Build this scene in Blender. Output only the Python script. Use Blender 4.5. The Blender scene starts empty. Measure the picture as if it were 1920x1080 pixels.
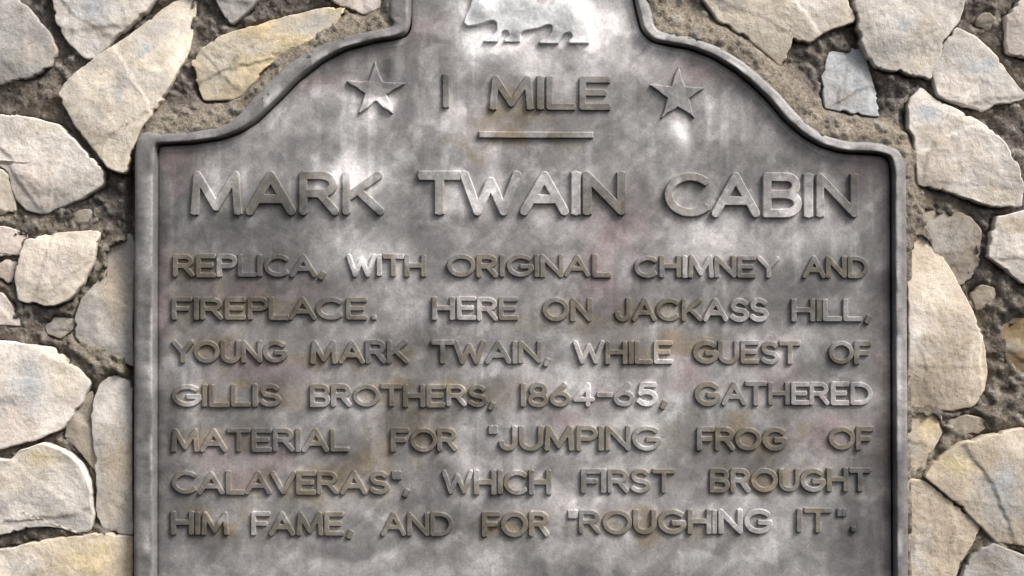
import bpy, math, random
import numpy as np

# ------------------------------------------------------------------ camera, sky, sun, exposure
S = 0.0005                      # metres per drawing unit (1 unit = 1 pixel of the photograph at the plaque's face)
Z0 = 1.35
sc = bpy.context.scene
COL = sc.collection

cam_d = bpy.data.cameras.new('camera')
cam = bpy.data.objects.new('camera', cam_d)
COL.objects.link(cam)
CAM_DIST = 1.55
cam.location = (0, -CAM_DIST, Z0)
cam.rotation_euler = (math.radians(90), 0, 0)
cam_d.sensor_width = 36
cam_d.lens = 36 * CAM_DIST / (1920 * S)
cam_d.clip_start = 0.05
cam_d.clip_end = 200
sc.camera = cam

SUN_EL, SUN_AZ = math.radians(47), math.radians(54)      # azimuth: turned from the wall's normal (-Y) towards +X
w = bpy.data.worlds.new('World')
sc.world = w
w.use_nodes = True
nt = w.node_tree
bg = nt.nodes['Background']
sky = nt.nodes.new('ShaderNodeTexSky')
sky.sky_type = 'NISHITA'
sky.sun_disc = False
sky.sun_elevation = SUN_EL
sky.sun_rotation = math.pi - SUN_AZ
sky.dust_density = 6
sky.air_density = 1.0
hs = nt.nodes.new('ShaderNodeHueSaturation')
hs.inputs['Saturation'].default_value = 0.35
nt.links.new(sky.outputs[0], hs.inputs['Color'])
nt.links.new(hs.outputs[0], bg.inputs['Color'])
bg.inputs['Strength'].default_value = 0.07

sun_d = bpy.data.lights.new('sun', 'SUN')
sun_d.energy = 1.5
sun_d.angle = math.radians(20)
sun_d.color = (1.0, 0.965, 0.93)
sun = bpy.data.objects.new('sun', sun_d)
COL.objects.link(sun)
from mathutils import Vector
to_sun = Vector((math.cos(SUN_EL) * math.sin(SUN_AZ), -math.cos(SUN_EL) * math.cos(SUN_AZ), math.sin(SUN_EL)))
sun.rotation_euler = to_sun.to_track_quat('Z', 'Y').to_euler()
sun.location = (1, -2, 4)

vs = sc.view_settings
vs.view_transform = 'Standard'
vs.look = 'None'
vs.exposure = 1.38
vs.gamma = 1
vs.use_curve_mapping = False

# ------------------------------------------------------------------ numeric helpers
rng = np.random.default_rng(7)
_perm = rng.random((64, 64, 64)).astype(np.float64)


def vnoise(x, y, z=0.0):
    """smooth value noise in 0..1"""
    x = np.asarray(x, float); y = np.asarray(y, float); z = np.asarray(z, float) + 0 * x
    xi, yi, zi = np.floor(x), np.floor(y), np.floor(z)
    fx, fy, fz = x - xi, y - yi, z - zi
    fx, fy, fz = [f * f * f * (f * (f * 6 - 15) + 10) for f in (fx, fy, fz)]
    xi, yi, zi = [i.astype(int) % 64 for i in (xi, yi, zi)]
    xj, yj, zj = (xi + 1) % 64, (yi + 1) % 64, (zi + 1) % 64
    P = _perm
    a = P[xi, yi, zi] * (1 - fx) + P[xj, yi, zi] * fx
    b = P[xi, yj, zi] * (1 - fx) + P[xj, yj, zi] * fx
    c = P[xi, yi, zj] * (1 - fx) + P[xj, yi, zj] * fx
    d = P[xi, yj, zj] * (1 - fx) + P[xj, yj, zj] * fx
    return (a * (1 - fy) + b * fy) * (1 - fz) + (c * (1 - fy) + d * fy) * fz


def fbm(x, y, z=0.0, oct=4, gain=0.5):
    s, a, t = 0, 1.0, 0
    for o in range(oct):
        s = s + a * vnoise(x * 2 ** o + 17.3 * o, y * 2 ** o + 5.1 * o, np.asarray(z) * 2 ** o + 9.7 * o)
        t += a
        a *= gain
    return s / t


def smooth(a, b, x):
    t = np.clip((x - a) / (b - a), 0, 1)
    return t * t * (3 - 2 * t)


def seg_dist(px, py, pts, closed=False):
    d = np.full(np.shape(px), 1e9)
    n = len(pts)
    for i in range(n if closed else n - 1):
        ax, ay = pts[i]; bx, by = pts[(i + 1) % n]
        vx, vy = bx - ax, by - ay
        L = vx * vx + vy * vy + 1e-12
        t = np.clip(((px - ax) * vx + (py - ay) * vy) / L, 0, 1)
        d = np.minimum(d, np.hypot(px - ax - t * vx, py - ay - t * vy))
    return d


def poly_sdf(px, py, pts):
    """negative inside"""
    d = seg_dist(px, py, pts, True)
    ins = np.zeros(np.shape(px), bool)
    n = len(pts)
    for i in range(n):
        ax, ay = pts[i]; bx, by = pts[(i + 1) % n]
        c = (ay > py) != (by > py)
        if by != ay:
            ins ^= c & (px < (bx - ax) * (py - ay) / (by - ay) + ax)
    return np.where(ins, -d, d)


def resample(pts, step, sigma=0.0):
    p = np.array(pts, float)
    q = np.vstack([p, p[:1]])
    L = np.r_[0, np.cumsum(np.hypot(*np.diff(q, axis=0).T))]
    n = max(8, int(L[-1] / step))
    t = np.linspace(0, L[-1], n, endpoint=False)
    r = np.c_[np.interp(t, L, q[:, 0]), np.interp(t, L, q[:, 1])]
    return gauss_loop(r, sigma / (L[-1] / n)) if sigma > 0 else r


def gauss_loop(r, sg):
    k = int(sg * 3) + 1
    wts = np.exp(-0.5 * (np.arange(-k, k + 1) / sg) ** 2)
    wts /= wts.sum()
    return sum(wt * np.roll(r, j, axis=0) for wt, j in zip(wts, range(-k, k + 1)))


def to_world(px, py, h):
    return np.c_[(np.ravel(px) - 960) * S, -np.ravel(h) * S, Z0 + (540 - np.ravel(py)) * S]


def make_mesh(name, verts, faces, mat, parent=None, colors=None, sm=True):
    me = bpy.data.meshes.new(name)
    me.from_pydata(np.asarray(verts).tolist(), [], [list(f) for f in faces])
    if colors is not None:
        at = me.color_attributes.new('tint', 'FLOAT_COLOR', 'POINT')
        c = np.ones((len(verts), 4), np.float32)
        c[:, :3] = np.clip(colors, 0.004, 0.95)
        at.data.foreach_set('color', c.ravel())
    me.polygons.foreach_set('use_smooth', [sm] * len(me.polygons))
    me.materials.append(mat)
    me.update()
    o = bpy.data.objects.new(name, me)
    COL.objects.link(o)
    if parent:
        o.parent = parent
        o.matrix_parent_inverse = parent.matrix_world.inverted()
    return o


def grid_faces(nx, ny, keep):
    """faces of an (ny, nx) grid where all four corners are kept; returns faces and used vertex map"""
    idx = np.arange(nx * ny).reshape(ny, nx)
    k = keep.reshape(ny, nx)
    m = k[:-1, :-1] & k[1:, :-1] & k[:-1, 1:] & k[1:, 1:]
    f = np.stack([idx[:-1, :-1][m], idx[1:, :-1][m], idx[1:, 1:][m], idx[:-1, 1:][m]], 1)
    used = np.unique(f)
    mp = -np.ones(nx * ny, int)
    mp[used] = np.arange(len(used))
    return mp[f], used


# ------------------------------------------------------------------ materials
def mat_base(name):
    m = bpy.data.materials.new(name)
    m.use_nodes = True
    t = m.node_tree
    return m, t, t.nodes['Principled BSDF']


def node(t, kind, **kw):
    n = t.nodes.new(kind)
    for k, v in kw.items():
        if k in n.inputs:
            n.inputs[k].default_value = v
        else:
            setattr(n, k, v)
    return n


def noise(t, scale, detail=6, rough=0.6, dist=0.0):
    tc = t.nodes.get('geo') or node(t, 'ShaderNodeTexCoord')
    tc.name = 'geo'
    n = node(t, 'ShaderNodeTexNoise')
    n.inputs['Scale'].default_value = scale
    n.inputs['Detail'].default_value = detail
    n.inputs['Roughness'].default_value = rough
    n.inputs['Distortion'].default_value = dist
    t.links.new(tc.outputs['Object'], n.inputs['Vector'])
    return n


def ramp(t, src, stops):
    r = node(t, 'ShaderNodeValToRGB')
    e = r.color_ramp.elements
    while len(e) < len(stops):
        e.new(0.5)
    for el, (p, c) in zip(e, stops):
        el.position = p
        el.color = (c, c, c, 1) if not hasattr(c, '__len__') else (*c, 1)
    t.links.new(src, r.inputs[0])
    return r


def mul(t, a, b, fac=1.0, mode='MULTIPLY'):
    m = node(t, 'ShaderNodeMix', data_type='RGBA', blend_type=mode)
    m.inputs[0].default_value = fac
    t.links.new(a, m.inputs[6])
    t.links.new(b, m.inputs[7])
    return m.outputs[2]


def bump(t, bs, layers):
    prev = None
    for src, strength, dist in layers:
        b = node(t, 'ShaderNodeBump')
        b.inputs['Strength'].default_value = strength
        b.inputs['Distance'].default_value = dist
        t.links.new(src, b.inputs['Height'])
        if prev:
            t.links.new(prev.outputs[0], b.inputs['Normal'])
        prev = b
    t.links.new(prev.outputs[0], bs.inputs['Normal'])


def metal_material():
    m, t, bs = mat_base('weathered_metal')
    at = node(t, 'ShaderNodeAttribute', attribute_name='tint')
    f1 = noise(t, 95, 8, 0.68, 0.6)
    r1 = ramp(t, f1.outputs['Fac'], [(0.28, 0.80), (0.5, 1.0), (0.75, 1.2)])
    f2 = noise(t, 420, 4, 0.6)
    r2 = ramp(t, f2.outputs['Fac'], [(0.3, 0.8), (0.5, 1.0), (0.72, 1.16)])
    c = mul(t, at.outputs['Color'], r1.outputs[0])
    c = mul(t, c, r2.outputs[0])
    t.links.new(c, bs.inputs['Base Color'])
    bs.inputs['Metallic'].default_value = 0.22
    rr = ramp(t, f1.outputs['Fac'], [(0.3, 0.5), (0.7, 0.68)])
    t.links.new(rr.outputs[0], bs.inputs['Roughness'])
    g = noise(t, 700, 3, 0.6)
    lo = noise(t, 38, 3, 0.5)
    bump(t, bs, [(lo.outputs['Fac'], 0.2, 0.003), (f2.outputs['Fac'], 0.16, 0.0006), (g.outputs['Fac'], 0.12, 0.0004)])
    return m


def stone_material():
    m, t, bs = mat_base('rubble_stone')
    at = node(t, 'ShaderNodeAttribute', attribute_name='tint')
    f1 = noise(t, 60, 8, 0.65, 0.8)
    r1 = ramp(t, f1.outputs['Fac'], [(0.25, (0.80, 0.78, 0.76)), (0.42, (0.97, .96, .94)), (0.55, (1.0, 1.0, 1.0)), (0.75, (1.10, 1.09, 1.08))])
    f2 = noise(t, 300, 6, 0.7)
    r2 = ramp(t, f2.outputs['Fac'], [(0.3, 0.72), (0.46, 1.0), (0.72, 1.12)])
    c = mul(t, at.outputs['Color'], r1.outputs[0])
    c = mul(t, c, r2.outputs[0], 0.9)
    # thin iron-stained veins
    v = noise(t, 26, 5, 0.6, 1.5)
    rv = ramp(t, v.outputs['Fac'], [(0.475, (1, 1, 1)), (0.5, (0.72, 0.66, 0.58)), (0.525, (1, 1, 1))])
    c = mul(t, c, rv.outputs[0], 0.5)
    t.links.new(c, bs.inputs['Base Color'])
    bs.inputs['Roughness'].default_value = 0.85
    bs.inputs['Specular IOR Level'].default_value = 0.25
    f3 = noise(t, 130, 8, 0.65)
    bump(t, bs, [(f3.outputs['Fac'], 0.4, 0.0035), (f2.outputs['Fac'], 0.35, 0.0012)])
    return m


def mortar_material():
    m, t, bs = mat_base('gritty_mortar')
    at = node(t, 'ShaderNodeAttribute', attribute_name='tint')
    f1 = noise(t, 330, 6, 0.7)
    r1 = ramp(t, f1.outputs['Fac'], [(0.3, (0.5, 0.48, 0.47)), (0.5, (1, 1, 1)), (0.70, (1.6, 1.57, 1.5))])
    f2 = noise(t, 55, 5, 0.6)
    r2 = ramp(t, f2.outputs['Fac'], [(0.3, 0.75), (0.7, 1.25)])
    c = mul(t, at.outputs['Color'], r1.outputs[0])
    c = mul(t, c, r2.outputs[0])
    t.links.new(c, bs.inputs['Base Color'])
    bs.inputs['Roughness'].default_value = 0.95
    bs.inputs['Specular IOR Level'].default_value = 0.15
    bump(t, bs, [(f1.outputs['Fac'], 0.9, 0.003)])
    return m


METAL, STONE, MORTAR = metal_material(), stone_material(), mortar_material()


def empty(name, loc, label, cat):
    o = bpy.data.objects.new(name, None)
    COL.objects.link(o)
    o.location = loc
    o['label'] = label
    o['category'] = cat
    bpy.context.view_layer.update()
    return o


# ------------------------------------------------------------------ the plaque's outline (inner edge of its rim)
LEFT = [(293, 1400), (294, 540), (295, 272), (320, 270), (360, 268), (415, 260), (450, 247), (480, 229), (522, 189), (558, 152), (605, 115),
        (647, 93), (702, 78), (740, 72), (762, 66), (769, 48), (770, 0), (772, -50)]
TOP = [(800, -105), (870, -140), (980, -152), (1090, -140), (1158, -105)]
RIGHT = [(1186, -50), (1190, 0), (1196, 28), (1204, 58), (1224, 77), (1252, 83), (1293, 90), (1335, 106), (1377, 131), (1410, 158),
         (1442, 189), (1470, 223), (1505, 254), (1540, 274), (1580, 285), (1645, 288), (1666, 295), (1672, 318), (1673, 540), (1677, 1400)]
OUT = resample(LEFT + TOP + RIGHT, 4, 6.0)
OUT_S = OUT[::3]

_tan = np.roll(OUT, -1, 0) - np.roll(OUT, 1, 0)
_nor = np.c_[_tan[:, 1], -_tan[:, 0]]
_nor /= np.hypot(_nor[:, 0], _nor[:, 1])[:, None]
# outward: towards the outside of the plaque
if poly_sdf(np.array([OUT[0, 0] + _nor[0, 0] * 8]), np.array([OUT[0, 1] + _nor[0, 1] * 8]), OUT)[0] < 0:
    _nor = -_nor
_nor = gauss_loop(_nor, 20 / 4)
_nor /= np.hypot(_nor[:, 0], _nor[:, 1])[:, None]
_wf = 0.78 + 0.20 * smooth(0.5, 1, _nor[:, 0]) + 0.68 * smooth(0.2, 0.95, -_nor[:, 0])

# ------------------------------------------------------------------ wear and stain colours of the metal
BLOBS = [  # x, y, rx, ry, brightness change
    (975, 18, 105, 40, 1.6), (860, 25, 36, 55, 0.9), (1075, 40, 60, 45, 1.5), (1150, 50, 50, 60, 0.7), (925, 80, 62, 34, 0.9),  # polished spot round the bear, its glare brightened into the colour
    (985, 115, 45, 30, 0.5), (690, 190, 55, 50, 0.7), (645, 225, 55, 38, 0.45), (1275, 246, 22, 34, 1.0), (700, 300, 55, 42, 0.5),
    (450, 345, 95, 42, 0.42), (660, 345, 60, 40, 0.35), (868, 378, 46, 46, 0.6), (930, 360, 50, 40, 0.3), (1500, 385, 40, 40, 0.35),
    (1560, 445, 110, 34, 0.5), (1320, 450, 90, 36, 0.45), (1420, 470, 90, 30, 0.35), (1100, 440, 80, 40, 0.22), (700, 470, 60, 40, 0.35),
    (760, 555, 60, 48, 0.62), (690, 500, 50, 26, 0.35), (1060, 618, 46, 20, 0.4), (1240, 612, 90, 18, 0.42), (1490, 650, 34, 34, 0.4),
    (1550, 560, 70, 22, 0.4), (1215, 748, 46, 46, 0.6), (1110, 690, 60, 24, 0.3), (900, 700, 60, 20, 0.3), (650, 790, 80, 18, 0.3),
    (868, 890, 26, 56, 0.62), (790, 880, 26, 26, 0.35), (1085, 945, 70, 24, 0.5), (520, 868, 110, 12, 0.3), (1390, 945, 90, 40, 0.4),
    (1050, 975, 46, 40, 0.3), (700, 960, 40, 20, 0.2), (520, 1060, 90, 26, 0.32), (960, 1050, 120, 26, 0.25), (1310, 1050, 120, 34, 0.35),
    (1540, 1030, 60, 20, 0.3), (720, 1045, 100, 18, 0.22), (1640, 385, 14, 26, 0.6), (1150, 320, 70, 40, 0.2), (560, 250, 30, 60, 0.25),
    (620, 265, 66, 32, -0.4), (890, 165, 80, 50, -0.28), (800, 105, 60, 40, -0.25), (500, 430, 100, 30, -0.3), (380, 440, 60, 46, -0.42),
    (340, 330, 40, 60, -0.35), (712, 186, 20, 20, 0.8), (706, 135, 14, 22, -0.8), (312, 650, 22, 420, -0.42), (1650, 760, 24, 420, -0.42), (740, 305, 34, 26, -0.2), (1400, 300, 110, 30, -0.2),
    (1600, 960, 46, 120, -0.5), (1560, 330, 90, 28, -0.2), (1340, 200, 70, 60, -0.2), (420, 480, 120, 40, -0.2), (640, 1030, 60, 16, -0.3),
    (820, 1050, 40, 30, -0.2), (1480, 1045, 40, 20, -0.2), (930, 740, 60, 34, -0.22), (1640, 440, 40, 26, -0.4), (1560, 560, 20, 20, -0.1),
    (350, 900, 70, 60, -0.2), (380, 1050, 80, 40, -0.15), (560, 830, 100, 20, -0.1), (330, 760, 40, 120, -0.2), (1430, 840, 120, 30, -0.15)]
BROWN = [(560, 905, 130, 40), (440, 575, 160, 34), (1130, 585, 180, 26), (1420, 815, 150, 30), (780, 825, 60, 40), (440, 740, 120, 28),
         (800, 740, 160, 26), (420, 660, 120, 24), (1440, 900, 100, 24), (930, 270, 70, 16), (1000, 260, 90, 14), (390, 830, 100, 24),
         (400, 985, 80, 26), (980, 985, 90, 24), (1200, 990, 120, 24), (660, 660, 120, 22), (1260, 660, 120, 22), (360, 500, 60, 26),
         (960, 205, 60, 30), (690, 870, 40, 40)]
PURPLE = [(330, 290, 50, 40), (1610, 315, 80, 26), (1170, 410, 50, 60), (600, 160, 50, 30), (1320, 130, 80, 30), (700, 100, 60, 18),
          (790, 30, 24, 50), (470, 690, 100, 30), (1390, 700, 90, 30), (1350, 700, 90, 26), (520, 530, 130, 20), (470, 870, 90, 40),
          (1655, 700, 16, 300), (300, 500, 14, 300), (1140, 520, 40, 60), (1080, 770, 60, 30), (1560, 810, 60, 40), (950, 80, 20, 10)]


def wear(px, py):
    px = np.ravel(np.asarray(px, float)); py = np.ravel(np.asarray(py, float))
    qx = px + 46 * (fbm(px / 60, py / 60, 3.3) - 0.5) * 2
    qy = py + 46 * (fbm(px / 60, py / 60, 8.8) - 0.5) * 2
    b = np.zeros_like(px)
    for x, y, rx, ry, v in BLOBS:
        b += v * np.exp(-(((qx - x) / rx) ** 2 + ((qy - y) / ry) ** 2))
    patch = smooth(0.47, 0.57, fbm(qx / 58, qy / 46, 71.0, 5, 0.6)) - 0.5
    drip = smooth(0.56, 0.66, fbm(px / 17, py / 120, 73.0, 3)) * smooth(0.4, 0.6, fbm(px / 150, py / 150, 75.0))
    scuff = smooth(0.62, 0.72, fbm((px + py) / 14, (px - py) / 60, 76.0, 3))
    cloud = fbm(px / 130, py / 110, 1.7, 5, 0.55) - 0.5
    streak = fbm(px / 26, py / 190, 5.2, 3) - 0.5
    fine = fbm(px / 30, py / 26, 12.0, 4, 0.6) - 0.5
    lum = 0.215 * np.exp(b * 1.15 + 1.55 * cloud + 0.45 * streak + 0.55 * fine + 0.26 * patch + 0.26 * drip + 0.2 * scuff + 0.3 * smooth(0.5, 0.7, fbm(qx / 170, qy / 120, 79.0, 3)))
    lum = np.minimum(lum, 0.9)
    br = sum(np.exp(-(((qx - x) / rx) ** 2 + ((qy - y) / ry) ** 2)) for x, y, rx, ry in BROWN)
    br = np.minimum(1, np.clip(br, 0, 1) * smooth(0.28, 0.58, fbm(px / 42, py / 36, 21.0)) * 1.25)
    pu = sum(np.exp(-(((qx - x) / rx) ** 2 + ((qy - y) / ry) ** 2)) for x, y, rx, ry in PURPLE)
    pu = np.clip(pu, 0, 1) * smooth(0.2, 0.6, fbm(px / 50, py / 50, 31.0))
    gr = smooth(0.5, 0.75, fbm(px / 90, py / 80, 41.0))
    base = np.array([1.0, 0.945, 0.935])
    c = lum[:, None] * base
    c = c * (1 - br[:, None]) + br[:, None] * np.minimum(lum, 0.27)[:, None] * np.array([0.95, 0.80, 0.62])
    c = c * (1 - 0.9 * pu[:, None]) + 0.9 * pu[:, None] * np.minimum(lum, 0.3)[:, None] * np.array([.98, 0.78, 0.78])
    c = c * (1 - 0.3 * gr[:, None]) + 0.3 * gr[:, None] * lum[:, None] * np.array([0.97, 1.0, 0.95])
    return c


# ------------------------------------------------------------------ stones of the wall: outline, colour, face height, accents
CREAM, WARM, GREY, PALE, OCHRE, TAN, BLUE, PINK, DULL, RUST = [np.array(c) for c in (
    (.63, .565, .475), (.53, .45, .36), (.40, .38, .36), (.645, .60, .555), (.64, .53, .34), (.45, .38, .30), (.40, .42, .44),
    (.63, .55, .50), (.32, .28, .23), (.24, .175, .10))]
STONES = [
    # left of the plaque
    ([(-120, -30), (5, -12), (35, 2), (62, 32), (92, 68), (105, 100), (96, 122), (55, 142), (0, 156), (-120, 165)], GREY, 4, []),
    ([(85, -120), (103, -10), (110, 40), (128, 78), (160, 106), (178, 106), (212, 72), (258, 32), (292, -4), (310, -60), (250, -130)], PALE, 10, [(170, 20, 40, 40, BLUE)]),
    ([(112, 178), (126, 154), (195, 101), (240, 70), (296, 24), (322, 2), (362, -12), (358, 40), (348, 95), (320, 152), (295, 197), (262, 240), (242, 296), (233, 322), (206, 313), (180, 280), (146, 236)],
     CREAM, 8, [(235, 175, 16, 40, GREY), (300, 50, 40, 30, GREY), (265, 90, 14, 14, BLUE)]),
    ([(362, 118), (388, 88), (408, 76), (440, 60), (485, 50), (545, 32), (605, 18), (645, 16), (628, 42), (590, 70), (532, 100), (492, 128), (474, 152), (446, 182), (382, 184), (370, 152)],
     OCHRE, 3, [(402, 140, 42, 46, CREAM), (590, 40, 40, 24, GREY), (470, 90, 50, 20, CREAM * .95), (441, 122, 11, 14, GREY * .7), (410, 112, 9, 7, GREY * .8)]),
    ([(380, -80), (400, -20), (414, 12), (430, 42), (450, 28), (480, -4), (500, -80)], GREY, 0, []),
    ([(560, -80), (610, -10), (645, 8), (682, 24), (718, 8), (738, -80)], PINK, 0, []),
    ([(-120, 210), (35, 220), (78, 228), (110, 236), (142, 268), (170, 298), (194, 326), (188, 344), (150, 370), (84, 398), (48, 392), (27, 368), (20, 322), (-10, 300), (-120, 300)], PALE, 8, [(90, 240, 50, 16, CREAM), (60, 340, 60, 40, PINK)]),
    ([(-120, 308), (-10, 308), (14, 330), (21, 372), (24, 394), (0, 398), (-120, 400)], CREAM, 2, []),
    ([(-120, 425), (8, 428), (45, 438), (44, 452), (33, 474), (0, 476), (-120, 480)], PINK, -4, []),
    ([(34, 488), (48, 452), (92, 440), (182, 434), (178, 470), (170, 496), (150, 532), (126, 560), (100, 571), (62, 568), (36, 560), (30, 522)], CREAM, 4, [(90, 500, 50, 30, PINK)]),
    ([(196, 462), (236, 440), (250, 470), (251, 690), (216, 670), (166, 655), (142, 632), (140, 600), (152, 562), (184, 522)], GREY * .85, -10, [(215, 540, 30, 60, TAN * .9), (190, 620, 20, 24, PALE * .85)]),
    ([(-120, 540), (-4, 548), (14, 572), (34, 608), (8, 606), (-120, 590)], PINK, -6, []),
    ([(-120, 632), (20, 644), (96, 655), (132, 682), (165, 718), (150, 752), (116, 800), (60, 824), (0, 838), (-120, 850)], PALE, 9, [(60, 730, 34, 46, BLUE), (10, 760, 40, 14, GREY), (120, 700, 40, 40, CREAM), (30, 800, 60, 40, PINK)]),
    ([(120, 802), (142, 770), (166, 736), (170, 790), (182, 890), (152, 848), (118, 816)], DULL, -10, []),
    ([(172, 768), (186, 724), (210, 704), (236, 720), (251, 742), (251, 1004), (226, 1000), (192, 990), (180, 962), (184, 918), (178, 832)], GREY, -4, [(200, 760, 24, 40, PALE), (205, 960, 30, 40, CREAM), (225, 870, 30, 60, TAN)]),
    ([(-120, 842), (-10, 862), (22, 866), (42, 846), (82, 834), (120, 846), (150, 872), (165, 906), (170, 962), (165, 992), (148, 1000), (114, 986), (60, 985), (0, 1000), (-120, 1010)], PALE, 6, [(80, 862, 34, 26, OCHRE), (105, 920, 30, 40, PALE), (20, 900, 40, 30, CREAM), (130, 980, 40, 20, GREY), (40, 945, 60, 8, GREY)]),
    ([(-120, 1040), (0, 1036), (60, 1020), (120, 1012), (186, 1004), (242, 1010), (251, 1018), (251, 1180), (-120, 1180)], WARM, 0, [(170, 1050, 60, 30, OCHRE), (30, 1060, 50, 30, PALE), (230, 1060, 20, 40, TAN)]),
    # right of the plaque
    ([(1290, -100), (1316, -10), (1346, 34), (1392, 62), (1440, 98), (1465, 121), (1479, 92), (1484, 66), (1498, 76), (1518, 78), (1545, 58), (1600, 37), (1590, 10), (1572, -24), (1560, -100)], CREAM, 8, [(1520, 10, 40, 40, PALE)]),
    ([(1600, -100), (1603, 0), (1611, 58), (1628, 106), (1642, 124), (1690, 132), (1744, 147), (1756, 110), (1770, 70), (1796, 38), (1806, 0), (1815, -100)], PALE * .92, 9, [(1685, 50, 22, 14, BLUE), (1670, 100, 40, 16, GREY), (1720, 120, 30, 20, CREAM)]),
    ([(1560, 98), (1618, 88), (1630, 130), (1644, 174), (1650, 214), (1600, 209), (1550, 200), (1546, 142)], BLUE, -9, [(1580, 185, 30, 16, GREY), (1610, 140, 12, 20, BLUE * .8)]),
    ([(1750, 136), (1770, 86), (1794, 56), (1830, 75), (1868, 108), (1890, 142), (1920, 180), (1912, 189), (1866, 192), (1842, 206), (1792, 190), (1760, 178)], PALE, 5, [(1840, 130, 26, 20, BLUE), (1780, 170, 30, 20, PINK)]),
    ([(1697, 230), (1710, 186), (1728, 166), (1750, 186), (1800, 212), (1850, 240), (1880, 270), (1905, 310), (1918, 350), (1916, 384), (1880, 388), (1820, 370), (1770, 355), (1722, 344), (1718, 300), (1714, 252)], PALE * .96, 10, [(1870, 360, 50, 16, CREAM), (1735, 215, 24, 20, BLUE)]),
    ([(1890, 32), (1915, 4), (2020, -20), (2020, 120), (1924, 104), (1890, 96)], PINK, 0, []),
    ([(1728, 384), (1762, 394), (1820, 404), (1842, 432), (1836, 500), (1820, 524), (1796, 538), (1762, 482), (1738, 432)], DULL, -12, [(1770, 440, 30, 30, GREY)]),
    ([(1872, 408), (1930, 396), (2020, 400), (2020, 550), (1922, 532), (1890, 502), (1857, 478), (1860, 442)], PALE * .95, 2, [(1890, 460, 12, 40, PINK), (1900, 420, 40, 14, TAN)]),
    ([(1702, 480), (1722, 430), (1750, 452), (1790, 520), (1811, 560), (1840, 630), (1852, 700), (1846, 736), (1826, 760), (1790, 768), (1740, 766), (1704, 760), (1703, 620)], WARM, 2, [(1790, 650, 40, 40, TAN), (1830, 650, 14, 80, CREAM), (1725, 620, 24, 60, PALE), (1740, 710, 40, 30, TAN), (1760, 540, 30, 50, CREAM)]),
    ([(1706, 774), (1764, 773), (1768, 810), (1748, 846), (1731, 884), (1706, 890)], TAN * 1.1, -8, [(1745, 795, 20, 22, OCHRE), (1715, 850, 14, 20, GREY)]),
    ([(1736, 892), (1760, 862), (1800, 836), (1850, 820), (1900, 808), (2020, 790), (2020, 1050), (1920, 1022), (1872, 1016), (1842, 986), (1812, 956), (1772, 920)], WARM, 4, [(1790, 870, 36, 20, OCHRE), (1880, 940, 50, 60, GREY), (1870, 900, 20, 20, BLUE), (1905, 840, 30, 24, CREAM), (1780, 930, 40, 30, TAN), (1850, 850, 30, 30, TAN)]),
    ([(1706, 900), (1730, 905), (1770, 932), (1800, 957), (1838, 990), (1828, 1012), (1800, 1060), (1776, 1140), (1706, 1140)], TAN * 1.15, -6, [(1750, 960, 40, 20, TAN), (1720, 1040, 20, 40, PALE)]),
    ([(1790, 1140), (1806, 1078), (1832, 1040), (1862, 1022), (1920, 1046), (2020, 1080), (2020, 1180), (1800, 1180)], GREY * .85, -8, [(1850, 1060, 30, 20, DULL)]),
    ([(1882, 620), (1910, 600), (2020, 606), (2020, 706), (1912, 702), (1886, 660)], RUST, -9, [(1920, 640, 16, 14, OCHRE * .7)]),
]

def chip(x, y, rx, ry, c, seed):
    r = np.random.default_rng(seed)
    n = 6
    a = np.arange(n) / n * 2 * math.pi + r.uniform(0, 0.5, n)
    f = r.uniform(0.6, 1.25, n)
    return ([(x + rx * q * math.cos(p), y + ry * q * math.sin(p)) for p, q in zip(a, f)], c * .85, -13, [])


for _k, _c in enumerate([(106, 613, 30, 17, DULL), (8, 508, 20, 22, PINK * .8), (1852, 36, 17, 15, DULL), 
                         (150, 408, 24, 14, DULL), (1818, 798, 30, 14, DULL * 1.1), (1850, 560, 24, 20, DULL * .8)]):
    STONES.append(chip(*_c, 500 + _k))

WALL = empty('stone_wall', (0, 0.02, Z0 - 0.4), 'rubble wall of pale cream and grey stones in dark gritty mortar around the plaque', 'wall')


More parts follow.
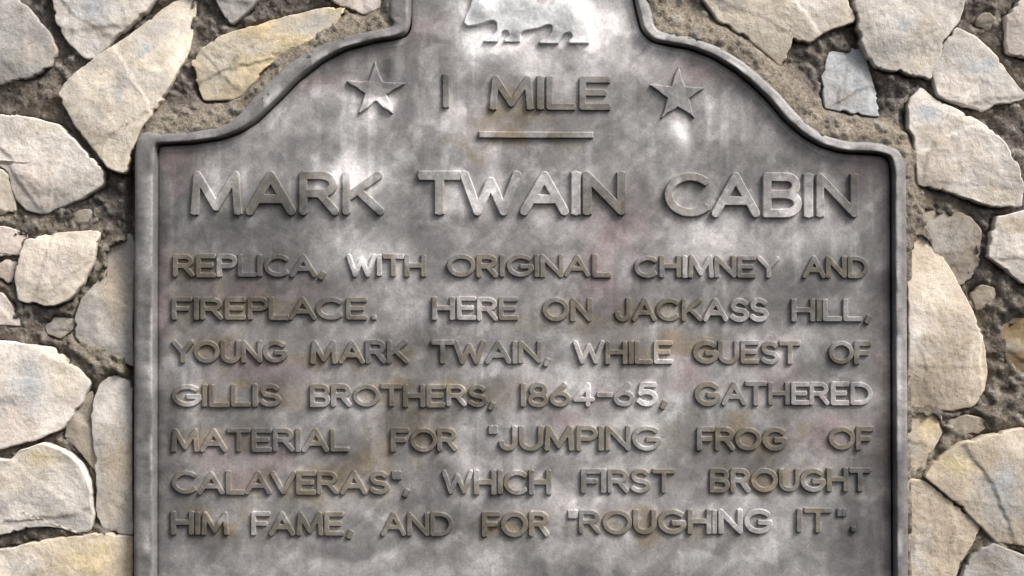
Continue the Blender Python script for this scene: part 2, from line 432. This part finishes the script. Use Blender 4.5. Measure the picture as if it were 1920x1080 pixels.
def build_stone(i, spec):
    pts, base, face, accents = spec
    r = np.random.default_rng(100 + i)
    out = resample(pts, 4, 1.2)
    n = len(out)
    # ragged broken edge
    k = np.arange(n)
    jag = (fbm(out[:, 0] / 22, out[:, 1] / 22, i * 3.7, 3) - 0.5) * 8 - 5 * smooth(0.58, 0.7, fbm(out[:, 0] / 13, out[:, 1] / 13, i * 2.9, 3))
    t = np.roll(out, -1, 0) - np.roll(out, 1, 0)
    nr = np.c_[t[:, 1], -t[:, 0]]; nr /= np.hypot(nr[:, 0], nr[:, 1])[:, None]
    if poly_sdf(out[:1, 0] + nr[:1, 0] * 3, out[:1, 1] + nr[:1, 1] * 3, out)[0] < 0:
        nr = -nr
    out = out + nr * (jag[:, None] * 0.7 + 4.0)
    wob = 3.5 * (fbm(out[:, 1] / 14, out[:, 0] / 14, i + 0.3, 3) - 0.3)
    # the masons kept the stones just clear of the plaque's sides
    out[:, 0] = np.minimum(out[:, 0], 247 - wob) if out[:, 0].mean() < 300 and out[:, 1].mean() > 330 else out[:, 0]
    out[:, 0] = np.maximum(out[:, 0], 1701 + wob) if out[:, 0].mean() > 1690 and out[:, 1].mean() > 200 else out[:, 0]
    area = np.abs(np.sum(out[:, 0] * np.roll(out[:, 1], -1) - out[:, 1] * np.roll(out[:, 0], -1))) / 2
    R = math.sqrt(area / math.pi)
    # kernel point: the inside point farthest from the edge near the centroid
    gx, gy = np.meshgrid(np.linspace(out[:, 0].min(), out[:, 0].max(), 24), np.linspace(out[:, 1].min(), out[:, 1].max(), 24))
    sd = poly_sdf(gx, gy, out[::2]) + 0.12 * np.hypot(gx - out[:, 0].mean(), gy - out[:, 1].mean())
    j = np.argmin(sd)
    c = np.array([gx.flat[j], gy.flat[j]])
    ang = np.unwrap(np.arctan2(out[:, 1] - c[1], out[:, 0] - c[0]))
    out = out[np.argsort(ang if ang[-1] > ang[0] else -ang)]
    inner = np.linspace(0.04, 0.86, max(8, int(R / 3.5)))
    ts = np.r_[inner, 0.90, 0.935, 0.96, 0.98, 0.993, 1.0]
    rings_xy, rings_h = [], []
    tilt = r.normal(0, 0.025, 2)
    planes = [(r.uniform(0, 2 * math.pi), r.uniform(0.25, 0.85), r.uniform(0.02, 0.13)) for _ in range(5)]
    ledges = [(r.uniform(0, 2 * math.pi), r.uniform(0.1, 0.8), r.uniform(0.8, 2.8)) for _ in range(3)]
    for tt in ts:
        xy = c + (out - c) * tt
        d = np.hypot(out[:, 0] - c[0], out[:, 1] - c[1]) * (1 - tt)      # distance to the edge along the ray
        h = face + (xy - c) @ tilt
        for a, off, sl in planes:                                         # broken facets
            e = (xy - c) @ np.array([math.cos(a), math.sin(a)]) - off * R
            h = h - np.maximum(e, 0) * sl
        h = h + (fbm(xy[:, 0] / 55, xy[:, 1] / 55, i * 1.9 + 2, 4, 0.5) - 0.5) * 8
        wx, wy = [30 * (fbm(xy[:, 0] / 60, xy[:, 1] / 60, i * 2.7 + z, 4, 0.6) - 0.5) for z in (5.0, 11.0)]
        for a, off, dep in ledges:                                        # ragged ledges where flakes broke away
            e = (xy[:, 0] + wx - c[0]) * math.cos(a) + (xy[:, 1] + wy - c[1]) * math.sin(a) - off * R
            h = h - dep * smooth(0, 7, e)
        rd = 2.2
        e = np.clip(1 - d / rd, 0, 1)
        h = h - 3.5 * (1 - np.sqrt(np.clip(1 - e * e, 0, 1)))
        rings_xy.append(xy); rings_h.append(h)
    rings_xy.append(c + (out - c) * 1.0 - nr * 0); rings_h.append(np.full(n, -75.0))
    V = [to_world(c[:1], c[1:], np.array([rings_h[0].mean()]))]
    XY = [c[None, :]]
    for xy, h in zip(rings_xy, rings_h):
        V.append(to_world(xy[:, 0], xy[:, 1], h)); XY.append(xy)
    V = np.vstack(V); XY = np.vstack(XY)
    F = [(0, 1 + (q + 1) % n, 1 + q) for q in range(n)]
    for a in range(len(rings_xy) - 1):
        o0, o1 = 1 + a * n, 1 + (a + 1) * n
        F += [(o0 + q, o0 + (q + 1) % n, o1 + (q + 1) % n, o1 + q) for q in range(n)]
    last = 1 + (len(rings_xy) - 1) * n
    F.append([last + q for q in range(n)])
    # colours of the stone itself
    x, y = XY[:, 0], XY[:, 1]
    qx = x + 30 * (fbm(x / 30, y / 30, i + 0.5) - 0.5) * 2
    qy = y + 30 * (fbm(x / 30, y / 30, i + 7.5) - 0.5) * 2
    col = np.tile(base, (len(x), 1))
    cl = fbm(x / 70, y / 60, i * 2.3, 4) - 0.5
    col = col * np.exp(0.6 * cl)[:, None]
    hue = fbm(x / 60, y / 50, i * 5.1 + 3, 4)
    for lo, hi, cc, amt in ((0.55, 0.72, TAN, 0.5), (0.45, 0.28, GREY, 0.5)):
        m = smooth(min(lo, hi), max(lo, hi), hue) if hi > lo else 1 - smooth(hi, lo, hue)
        col = col * (1 - amt * m[:, None]) + amt * m[:, None] * cc
    for ax, ay, rx, ry, cc in accents:
        m = 0.95 * np.exp(-(((qx - ax) / rx) ** 2 + ((qy - ay) / ry) ** 2))
        col = col * (1 - m[:, None]) + m[:, None] * cc
    o = make_mesh('stone', V, F, STONE, WALL, col)
    return o, out


stone_outlines = []
for i, sp in enumerate(STONES):
    o, outl = build_stone(i, sp)
    stone_outlines.append(outl)
    if sp[1] is OCHRE:
        o['label'] = 'yellow ochre stone with dark pits'
    elif sp[1] is BLUE:
        o['label'] = 'small blue grey stone'
    elif sp[1] is RUST:
        o['label'] = 'rusty brown stone'


def build_mortar():
    st = 5
    xs = np.arange(-260, 2181, st); ys = np.arange(-260, 1341, st)
    X, Y = np.meshgrid(xs, ys)
    x, y = X.ravel().astype(float), Y.ravel().astype(float)
    dpl = poly_sdf(x, y, OUT_S)
    dst = np.full(x.shape, 200.0)
    for o in stone_outlines:
        m = (x > o[:, 0].min() - 50) & (x < o[:, 0].max() + 50) & (y > o[:, 1].min() - 50) & (y < o[:, 1].max() + 50)
        dst[m] = np.minimum(dst[m], poly_sdf(x[m], y[m], o[::2]))
    h = -15 + (fbm(x / 70, y / 70, 2.0, 3) - 0.5) * 22 + (fbm(x / 16, y / 16, 4.0, 4, 0.65) - 0.5) * 20
    h = h + 9 * (fbm(x / 30, y / 30, 44.0, 3) - 0.5) * 2 * smooth(1790, 1830, x) * smooth(480, 560, y) * (1 - smooth(780, 820, y)) - 4 * smooth(1790, 1830, x)
    # smoother, raised bedding mortar smeared round the plaque's shoulders and down its right side
    shoulder = np.where(x < 980, 1 - smooth(255, 330, y), 1 - smooth(400, 470, y))
    right_low = np.where(x > 1650, 0.55, 0.0)
    bm = np.maximum(shoulder, right_low) * (1 - smooth(48, 92, dpl)) 
    hb = 11 - 0.3 * np.clip(dpl - 26, 0, 100) + (fbm(x / 36, y / 36, 6.0, 4) - 0.5) * 10 + (fbm(x / 9, y / 9, 6.5, 2) - 0.5) * 2.5
    h = h * (1 - bm) + hb * bm
    low_right = smooth(1690, 1712, x) * smooth(720, 800, y)
    mid_left = smooth(110, 150, x) * (1 - smooth(236, 244, x)) * smooth(420, 470, y) * (1 - smooth(690, 760, y))
    h = h + 6 * np.maximum(low_right, mid_left) * (1 - bm)
    gr = np.exp(-(np.clip(dst, 0, None) / 5.0) ** 2) * (0.05 + 0.95 * smooth(0.42, 0.62, fbm(x / 60, y / 60, 77.0)))
    h = h - 15 * gr * (1 - 0.6 * bm)
    m3 = smooth(0.60, 0.66, fbm(x / 11, y / 11, 16.0, 3)) * 0.75
    h = h + 7 * m3
    h = np.where(dst < -10, -60, h)
    h = np.where(dpl < 11 + 5 * (fbm(x / 25, y / 25, 33.0) - 0.5), np.minimum(h, -26), h)
    left_gap = (x < 262) & (x > 232) & (y > 320)
    h = np.where(left_gap, -48, h)
    dark = np.array([.125, .106, .096]); tan = np.array([.25, .215, .17]); pale = np.array([.26, .24, .21])
    m1 = smooth(0.42, 0.68, fbm(x / 90, y / 90, 14.0))
    col = dark * (1 - m1[:, None]) + m1[:, None] * np.array([.185, .158, .13])
    m2 = np.clip(bm * (0.55 + 0.7 * fbm(x / 40, y / 40, 15.0)), 0, 1)
    col = col * (1 - m2[:, None]) + m2[:, None] * tan
    ol = 0.8 * np.maximum(low_right * smooth(.35, .6, fbm(x / 50, y / 50, 27.0)), mid_left)[:, None]
    col = col * (1 - ol) + ol * np.array([.215, .19, .145])
    warm = smooth(0.55, 0.7, fbm(x / 60, y / 60, 19.0)) * smooth(560, 760, y) * 0.7
    col = col * (1 - warm[:, None]) + warm[:, None] * np.array([.25, .21, .16])
    col = col * (1 - m3[:, None]) + m3[:, None] * pale
    V = to_world(x, y, h)
    nx, ny = len(xs), len(ys)
    F, used = grid_faces(nx, ny, np.ones(nx * ny, bool))
    F = F.tolist()
    V = V.tolist()
    # sides and back, so that the wall is a solid slab
    idx = np.arange(nx * ny).reshape(ny, nx)
    ring = list(idx[0, :]) + list(idx[1:, -1]) + list(idx[-1, -2::-1]) + list(idx[-2:0:-1, 0])
    b0 = len(V)
    for v in ring:
        V.append([V[v][0], 0.22, V[v][2]])
    n = len(ring)
    F += [(ring[k], ring[(k + 1) % n], b0 + (k + 1) % n, b0 + k) for k in range(n)]
    F.append([b0 + k for k in range(n)])
    col = np.vstack([col, np.tile(dark, (n, 1))])
    make_mesh('mortar', V, F, MORTAR, WALL, col)


build_mortar()

# ------------------------------------------------------------------ the plaque
PLAQUE = empty('plaque', (0, 0.012, Z0 - 0.43), 'weathered grey cast metal plaque with arched shoulders and raised lettering set in the stone wall', 'plaque')


def h_field(x, y):
    return (fbm(x / 120, y / 120, 50.0, 3) - 0.5) * 3 + (fbm(x / 24, y / 24, 51.0, 3) - 0.5) * 1.1


def build_field():
    st = 4
    xs = np.arange(280, 1696, st); ys = np.arange(-160, 1408, st)
    X, Y = np.meshgrid(xs, ys)
    x, y = X.ravel().astype(float), Y.ravel().astype(float)
    d = poly_sdf(x, y, OUT_S)
    F, used = grid_faces(len(xs), len(ys), d < -9)
    x, y, d = x[used], y[used], d[used]
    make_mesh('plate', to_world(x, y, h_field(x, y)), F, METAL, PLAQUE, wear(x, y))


def build_rim():
    # groove added for its dark shade line along top and right, fading out left
    g = smooth(-0.65, 0.05, 0.75 * _nor[:, 0] - _nor[:, 1])
    prof = [(-16, .4, 0), (-4.8, .4, 0), (-4.2, -.2, .05), (-3.6, -2, .5), (-3.2, -2.5, 1), (-.8, -3, 1), (-.3, -1, .7), (0, 3, 0), (1.5, 13, 0), (2.4, 16, 0),
            (3.6, 17.6, 0), (5.5, 18, 0), (8, 17.8, 0), (17, 17, 0), (21, 15.5, 0), (23.5, 13.5, 0), (25, 10, 0), (25.4, 4, 0), (25.4, -4, 0), (25.4, -50, 0)]
    V, C = [], []
    n = len(OUT)
    for k, (o, h, dp) in enumerate(prof):
        nick = (fbm(OUT[:, 0] / 17, OUT[:, 1] / 17, 60.0 + 0.4 * k, 3) - 0.5) * 2.2
        p = OUT + _nor * ((max(o, 0) * (_wf + 0.12 * smooth(0.2, 0.95, -_nor[:, 0])) + min(o, 0)) + (nick * 0.5 if o > 0 else 0))[:, None]
        hh = h - 24 * dp * g + (h_field(p[:, 0], p[:, 1]) if o < -6 else (fbm(p[:, 0] / 40, p[:, 1] / 40, 61.0, 3) - 0.5) * 2 + nick * (o > 2))
        V.append(to_world(p[:, 0], p[:, 1], hh))
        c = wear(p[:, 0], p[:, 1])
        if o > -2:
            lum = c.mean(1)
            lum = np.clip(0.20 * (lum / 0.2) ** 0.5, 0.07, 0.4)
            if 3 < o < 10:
                lum = lum * (0.8 + 1.1 * smooth(0.4, 0.65, fbm(p[:, 0] / 30, p[:, 1] / 60, 63.0, 4)))     # highlight painted in broken patches along the inner lip
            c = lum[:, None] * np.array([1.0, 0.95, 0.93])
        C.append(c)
    V = np.vstack(V); C = np.vstack(C)
    F = []
    for a in range(len(prof) - 1):
        F += [(a * n + q, a * n + (q + 1) % n, (a + 1) * n + (q + 1) % n, (a + 1) * n + q) for q in range(n)]
    make_mesh('rim', V, F, METAL, PLAQUE, C)


def relief(sdf_fn, x0, x1, y0, y1, H, slope, st, lift=1.0, tarnish=0.0):
    """a raised shape: height follows the distance from its outline; the foot sinks into the plate"""
    xs = np.arange(x0, x1 + st, st); ys = np.arange(y0, y1 + st, st)
    X, Y = np.meshgrid(xs, ys)
    x, y = X.ravel(), Y.ravel()
    d = sdf_fn(x, y)
    F, used = grid_faces(len(xs), len(ys), d < st * 1.6)
    x, y, d = x[used], y[used], d[used]
    t = np.clip(-d / slope, -1, 1)
    h = np.where(t > 0, H * np.minimum(1, 1.25 * t - 0.25 * t * t), H * 1.6 * t)
    h = np.maximum(h, -6) + (fbm(x / 14, y / 14, 90.0, 2) - 0.5) * 1.0 * (t > 0) * min(1, H / 6)
    c = wear(x, y)
    lum = c.mean(1, keepdims=True)
    c = np.minimum(c * lift, 0.85)
    tn = tarnish * smooth(0.3, 0.6, fbm(x / 40, y / 40, 93.0))[:, None]
    c = c * (1 - tn) + tn * np.minimum(lum, 0.26) * np.array([.74, .64, .50])
    return to_world(x, y, h), F, c


# --- single-stroke block letters: strokes on a box 0..w by 0..1 (y up)
def arc(cx, cy, rx, ry, a0, a1, n=14):
    return [(cx + rx * math.cos(math.radians(a0 + (a1 - a0) * k / n)), cy + ry * math.sin(math.radians(a0 + (a1 - a0) * k / n))) for k in range(n + 1)]


G = {
    'A': (.86, [[(0, 0), (.43, 1), (.86, 0)], [(.16, .34), (.70, .34)]]),
    'B': (.66, [[(0, 0), (0, 1), (.40, 1)] + arc(.40, .76, .22, .24, 90, -90) + [(0, .52)], [(.40, .52)] + arc(.40, .26, .26, .26, 90, -90) + [(0, 0)]]),
    'C': (.86, [arc(.47, .5, .47, .5, 48, 312, 22)]),
    'D': (.76, [[(0, 0), (0, 1), (.30, 1)] + arc(.30, .5, .46, .5, 90, -90, 18) + [(0, 0)]]),
    'E': (.60, [[(.60, 1), (0, 1), (0, 0), (.60, 0)], [(0, .52), (.50, .52)]]),
    'F': (.58, [[(.58, 1), (0, 1), (0, 0)], [(0, .50), (.46, .50)]]),
    'G': (.90, [arc(.47, .5, .47, .5, 46, 340, 24) + [(.90, .44), (.52, .44)]]),
    'H': (.72, [[(0, 0), (0, 1)], [(.72, 0), (.72, 1)], [(0, .52), (.72, .52)]]),
    'I': (.0, [[(0, 0), (0, 1)]]),
    'J': (.48, [[(.48, 1), (.48, .26)] + arc(.24, .26, .24, .26, 0, -180, 12)]),
    'K': (.70, [[(0, 0), (0, 1)], [(.66, 1), (.02, .38)], [(.24, .58), (.70, 0)]]),
    'L': (.56, [[(0, 1), (0, 0), (.56, 0)]]),
    'M': (.90, [[(0, 0), (.06, 1), (.45, .12), (.84, 1), (.90, 0)]]),
    'N': (.74, [[(0, 0), (0, 1), (.74, 0), (.74, 1)]]),
    'O': (.96, [arc(.48, .5, .48, .5, 0, 360, 28)]),
    'P': (.62, [[(0, 0), (0, 1), (.36, 1)] + arc(.36, .74, .26, .26, 90, -90) + [(0, .48)]]),
    'R': (.66, [[(0, 0), (0, 1), (.36, 1)] + arc(.36, .75, .26, .25, 90, -90) + [(0, .50)], [(.34, .50), (.66, 0)]]),
    'S': (.62, [arc(.31, .745, .27, .255, 30, 270, 14) + arc(.31, .245, .31, .245, 90, -155, 14)]),
    'T': (.74, [[(0, 1), (.74, 1)], [(.37, 1), (.37, 0)]]),
    'U': (.70, [[(0, 1), (0, .34)] + arc(.35, .34, .35, .34, 180, 360, 14) + [(.70, 1)]]),
    'V': (.82, [[(0, 1), (.41, 0), (.82, 1)]]),
    'W': (1.12, [[(0, 1), (.28, 0), (.56, .82), (.84, 0), (1.12, 1)]]),
    'Y': (.76, [[(0, 1), (.38, .46), (.76, 1)], [(.38, .46), (.38, 0)]]),
    '1': (.0, [[(0, 0), (0, 1)]]),
    '4': (.62, [[(.62, .26), (0, .26), (.46, 1), (.46, 0)]]),
    '5': (.58, [[(.54, 1), (.10, 1), (.05, .56)] + arc(.27, .32, .31, .32, 125, -150, 16)]),
    '6': (.60, [[(.46, 1), (.10, .50)] + arc(.30, .29, .30, .29, 150, -210, 20)]),
    '8': (.58, [arc(.29, .75, .24, .25, 0, 360, 18), arc(.29, .26, .29, .26, 0, 360, 18)]),
    '-': (.40, [[(0, .48), (.40, .48)]]),
    ',': (.02, [[(.04, .06), (-.03, -.14)]]),
    '.': (.02, [[(0, .02), (.02, .02)]]),
    '"': (.16, [[(0, 1), (0, .80)], [(.16, 1), (.16, .80)]]),
}


RUBBED = {'GATHERED': (4, 5, 6, 7), 'JACKASS': (4, 5, 6), 'WITH': (0, 1), '"ROUGHING': (7, 8), '1864-65,': (3, 6), 'REPLICA,': (2,), 'BROTHERS,': (6,),
          'TWAIN': (1, 2, 3), 'CABIN': (1, 2, 3), 'HILL,': (2, 3), 'WHILE': (0, 4), 'HERE': (1, 2), 'CHIMNEY': (2, 6), 'FAME,': (0,)}


def word_meshes(text, x0, x1, yt, yb, yt2, yb2, sw, H, slope, st, r):
    """one word fitted between x0 and x1; top and foot may drift along the word"""
    n = len(text)
    gap = 0.24
    adv, xs = 0.0, []
    for k, ch in enumerate(text):
        xs.append(adv)
        adv += G[ch][0] + (gap if k < n - 1 else 0)
        if k < n - 1 and text[k + 1] in ',."':
            adv += 0.06
        if k < n - 1 and (ch + text[k + 1]) in ('LA', 'AV', 'VE', 'TW', 'TA', 'AT', 'WA', 'AC', 'CA', 'FA', 'PL'):
            adv -= 0.07
    half = sw / 2
    kx = (x1 - x0 - sw) / max(adv, 0.02) if adv > 0 else 1
    out = []
    for k, (ch, a) in enumerate(zip(text, xs)):
        rub = k in RUBBED.get(text, ())
        f = ((a * kx) / max(1, x1 - x0))
        t_, b_ = yt + (yt2 - yt) * f + r.normal(0, .5) + half, yb + (yb2 - yb) * f + r.normal(0, .5) - half
        ky = b_ - t_
        dx = r.normal(0, .6)
        strokes = [[(x0 + half + dx + (a + u) * kx, b_ - v * ky) for u, v in s] for s in G[ch][1]]
        al = np.array([p for s in strokes for p in s])
        wj = half * r.uniform(.93, 1.08)

        flat = 0.3 if ch in 'RKAVWYX64' else 1.0

        def sdf(x, y, strokes=strokes, wj=wj, flat=flat):
            d = np.full(np.shape(x), 1e9)
            for s in strokes:
                d = np.minimum(d, seg_dist(x, y, s) - wj)
                if math.hypot(s[0][0] - s[-1][0], s[0][1] - s[-1][1]) < 1:
                    continue
                for e, q in ((s[0], s[1]), (s[-1], s[-2])):               # strokes end square
                    L = math.hypot(e[0] - q[0], e[1] - q[1]) + 1e-9
                    ux, uy = (e[0] - q[0]) / L, (e[1] - q[1]) / L
                    if L < 0.5:
                        continue
                    u, v = (x - e[0]) * ux + (y - e[1]) * uy, (y - e[1]) * ux - (x - e[0]) * uy
                    cap = min(.8, flat) * wj
                    d = np.minimum(d, np.maximum(np.abs(u) - cap, np.abs(v) - wj))
            return d
        m = wj + 3 * st
        out.append(relief(sdf, al[:, 0].min() - m, al[:, 0].max() + m, al[:, 1].min() - m, al[:, 1].max() + m,
                          H * r.uniform(.82, 1.12), slope, st, 1.3 if rub else r.choice([.70, .75, .8, .86, .95, 1.05]) * (0.85 if H == 6.8 else 1), 0.1 if rub else (0.85 if yt > 440 else 0.5)))
    return out


def merge(name, parts, label=None, parent=None):
    V, F, C, o = [], [], [], 0
    for v, f, c in parts:
        V.append(v); F.append(np.asarray(f) + o); C.append(c)
        o += len(v)
    ob = make_mesh(name, np.vstack(V), np.vstack(F), METAL, parent or PLAQUE, np.vstack(C))
    if label:
        ob['label'] = label
    return ob


LINES = [
    ('title_line', 14, 6.8, 1.1, 0.9, [('1', 829, 845, 138, 205, 138, 205), ('MILE', 917, 1145, 142, 208, 143, 208)], 'short distance line between the two stars'),
    ('title_line', 18.5, 7.6, 1.3, 1.0, [('MARK', 357, 722, 320, 406, 321, 405), ('TWAIN', 782, 1174, 320, 405, 321, 405), ('CABIN', 1243, 1610, 323, 409, 324, 410)], 'large heading in wide capitals'),
    ('text_line', 10.8, 5.4, 0.9, 0.9, [('REPLICA,', 324, 610, 476, 521, 476, 520), ('WITH', 648, 800, 476, 520, 476, 520), ('ORIGINAL', 838, 1146, 476, 521, 476, 521), ('CHIMNEY', 1187, 1462, 478, 522, 479, 523), ('AND', 1503, 1628, 479, 523, 479, 523)], None),
    ('text_line', 10.8, 5.4, 0.9, 0.9, [('FIREPLACE.', 322, 706, 556, 601, 556, 601), ('HERE', 810, 973, 556, 602, 556, 602), ('ON', 1017, 1110, 557, 603, 558, 604), ('JACKASS', 1152, 1442, 558, 604, 559, 604), ('HILL,', 1483, 1632, 559, 604, 559, 604)], None),
    ('text_line', 10.8, 5.4, 0.9, 0.9, [('YOUNG', 322, 540, 637, 682, 637, 682), ('MARK', 582, 768, 637, 683, 637, 683), ('TWAIN,', 806, 1031, 637, 683, 638, 683), ('WHILE', 1073, 1262, 638, 684, 638, 684), ('GUEST', 1297, 1503, 638, 684, 638, 684), ('OF', 1552, 1634, 638, 684, 638, 684)], None),
    ('text_line', 10.8, 5.4, 0.9, 0.9, [('GILLIS', 322, 528, 719, 764, 719, 764), ('BROTHERS,', 580, 928, 719, 764, 719, 764), ('1864-65,', 976, 1250, 716, 764, 716, 763), ('GATHERED', 1302, 1636, 715, 762, 715, 760)], None),
    ('text_line', 10.8, 5.4, 0.9, 0.9, [('MATERIAL', 320, 656, 802, 848, 802, 848), ('FOR', 732, 860, 801, 848, 801, 848), ('"JUMPING', 915, 1240, 797, 846, 797, 846), ('FROG', 1305, 1477, 800, 846, 800, 846), ('OF', 1552, 1638, 799, 845, 799, 845)], None),
    ('text_line', 10.8, 5.4, 0.9, 0.9, [('CALAVERAS",', 322, 768, 882, 928, 882, 928), ('WHICH', 828, 1035, 880, 928, 880, 928), ('FIRST', 1088, 1266, 878, 925, 878, 925), ('BROUGHT', 1330, 1632, 877, 924, 876, 922)], None),
    ('text_line', 10.8, 5.4, 0.9, 0.9, [('HIM', 320, 430, 958, 1004, 958, 1004), ('FAME,', 470, 661, 958, 1005, 958, 1005), ('AND', 713, 851, 959, 1006, 959, 1006), ('FOR', 903, 1030, 958, 1006, 958, 1006), ('"ROUGHING', 1065, 1448, 955, 1003, 953, 1001), ('IT".', 1492, 1606, 951, 999, 951, 998)], None),
]

build_field()
build_rim()
rl = np.random.default_rng(5)
for name, sw, H, slope, st, words, lab in LINES:
    ln = bpy.data.objects.new(name, None)
    COL.objects.link(ln)
    ln.parent = PLAQUE
    if lab:
        ln['label'] = lab
    bpy.context.view_layer.update()
    for wd in words:
        merge('word', word_meshes(*wd, sw, H, slope, st, rl), None, ln)

# the short rule under the distance line
rule = [(897, 246), (1113, 247), (1113, 261), (897, 260)]
merge('rule', [relief(lambda x, y: poly_sdf(x, y, rule), 890, 1120, 240, 268, 7, 1.6, 1.1, 1.05)])


def star(tips):
    c = np.mean(tips, axis=0)
    pts = []
    for k in range(5):
        a, b = np.array(tips[k]), np.array(tips[(k + 1) % 5])
        m = (a + b) / 2
        pts += [tuple(a), tuple(c + (m - c) * 0.49)]
    x, y = np.array(pts).T
    merge('star', [relief(lambda px, py: poly_sdf(px, py, pts) - 1.5 + (fbm(px / 16, py / 16, 97.0, 3) - 0.5) * 5, x.min() - 6, x.max() + 6, y.min() - 6, y.max() + 6, 7, 1.8, 1.1, 1.0)])


star([(704, 118), (758, 157), (736, 213), (674, 212), (652, 153)])
star([(1272, 126), (1319, 166), (1301, 221), (1240, 221), (1219, 160)])

# walking bear emblem with two strips of ground under its feet
bear = [(868, 44), (872, 30), (880, 14), (886, -6), (892, -22), (902, -30), (914, -34), (924, -26), (945, -38), (975, -52), (1010, -54), (1048, -46), (1078, -32),
        (1096, -10), (1099, 10), (1097, 22), (1101, 32), (1105, 46), (1106, 84), (1064, 84), (1064, 77), (1072, 70), (1068, 63), (1058, 66), (1050, 78), (1048, 84), (1010, 84),
        (1010, 77), (1024, 70), (1033, 60), (1034, 50), (1026, 49), (1008, 56), (984, 60), (978, 64), (977, 81), (944, 81), (944, 74), (953, 68), (951, 60), (944, 60), (938, 72), (934, 81),
        (906, 81), (906, 75), (920, 68), (930, 58), (930, 44), (923, 41), (912, 44), (898, 49), (876, 52)]
bear = resample(bear, 2, 1.6)
bear_v, bear_f, bear_c = relief(lambda x, y: poly_sdf(x, y, bear), 858, 1116, -64, 94, 7, 2.2, 1.2, 1.9)
# rounded belly, neck and haunches: the body swells in the middle, the far legs lie lower
_px, _py = bear_v[:, 0] / S + 960, 540 - (bear_v[:, 2] - Z0) / S
_up = smooth(2, 6, -bear_v[:, 1] / S)
swell = 11 * np.exp(-(((_px - 985) / 70) ** 2 + ((_py + 5) / 42) ** 2)) + 8 * np.exp(-(((_px - 1075) / 26) ** 2 + ((_py - 26) / 40) ** 2)) \
    + 7 * np.exp(-(((_px - 905) / 20) ** 2 + ((_py - 14) / 26) ** 2))
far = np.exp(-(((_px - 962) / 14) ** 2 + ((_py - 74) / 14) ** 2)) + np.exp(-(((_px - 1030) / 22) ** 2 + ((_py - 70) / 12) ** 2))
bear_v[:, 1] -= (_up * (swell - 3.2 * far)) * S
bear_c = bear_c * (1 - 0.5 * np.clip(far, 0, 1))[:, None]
merge('bear_emblem', [(bear_v, bear_f, bear_c)])
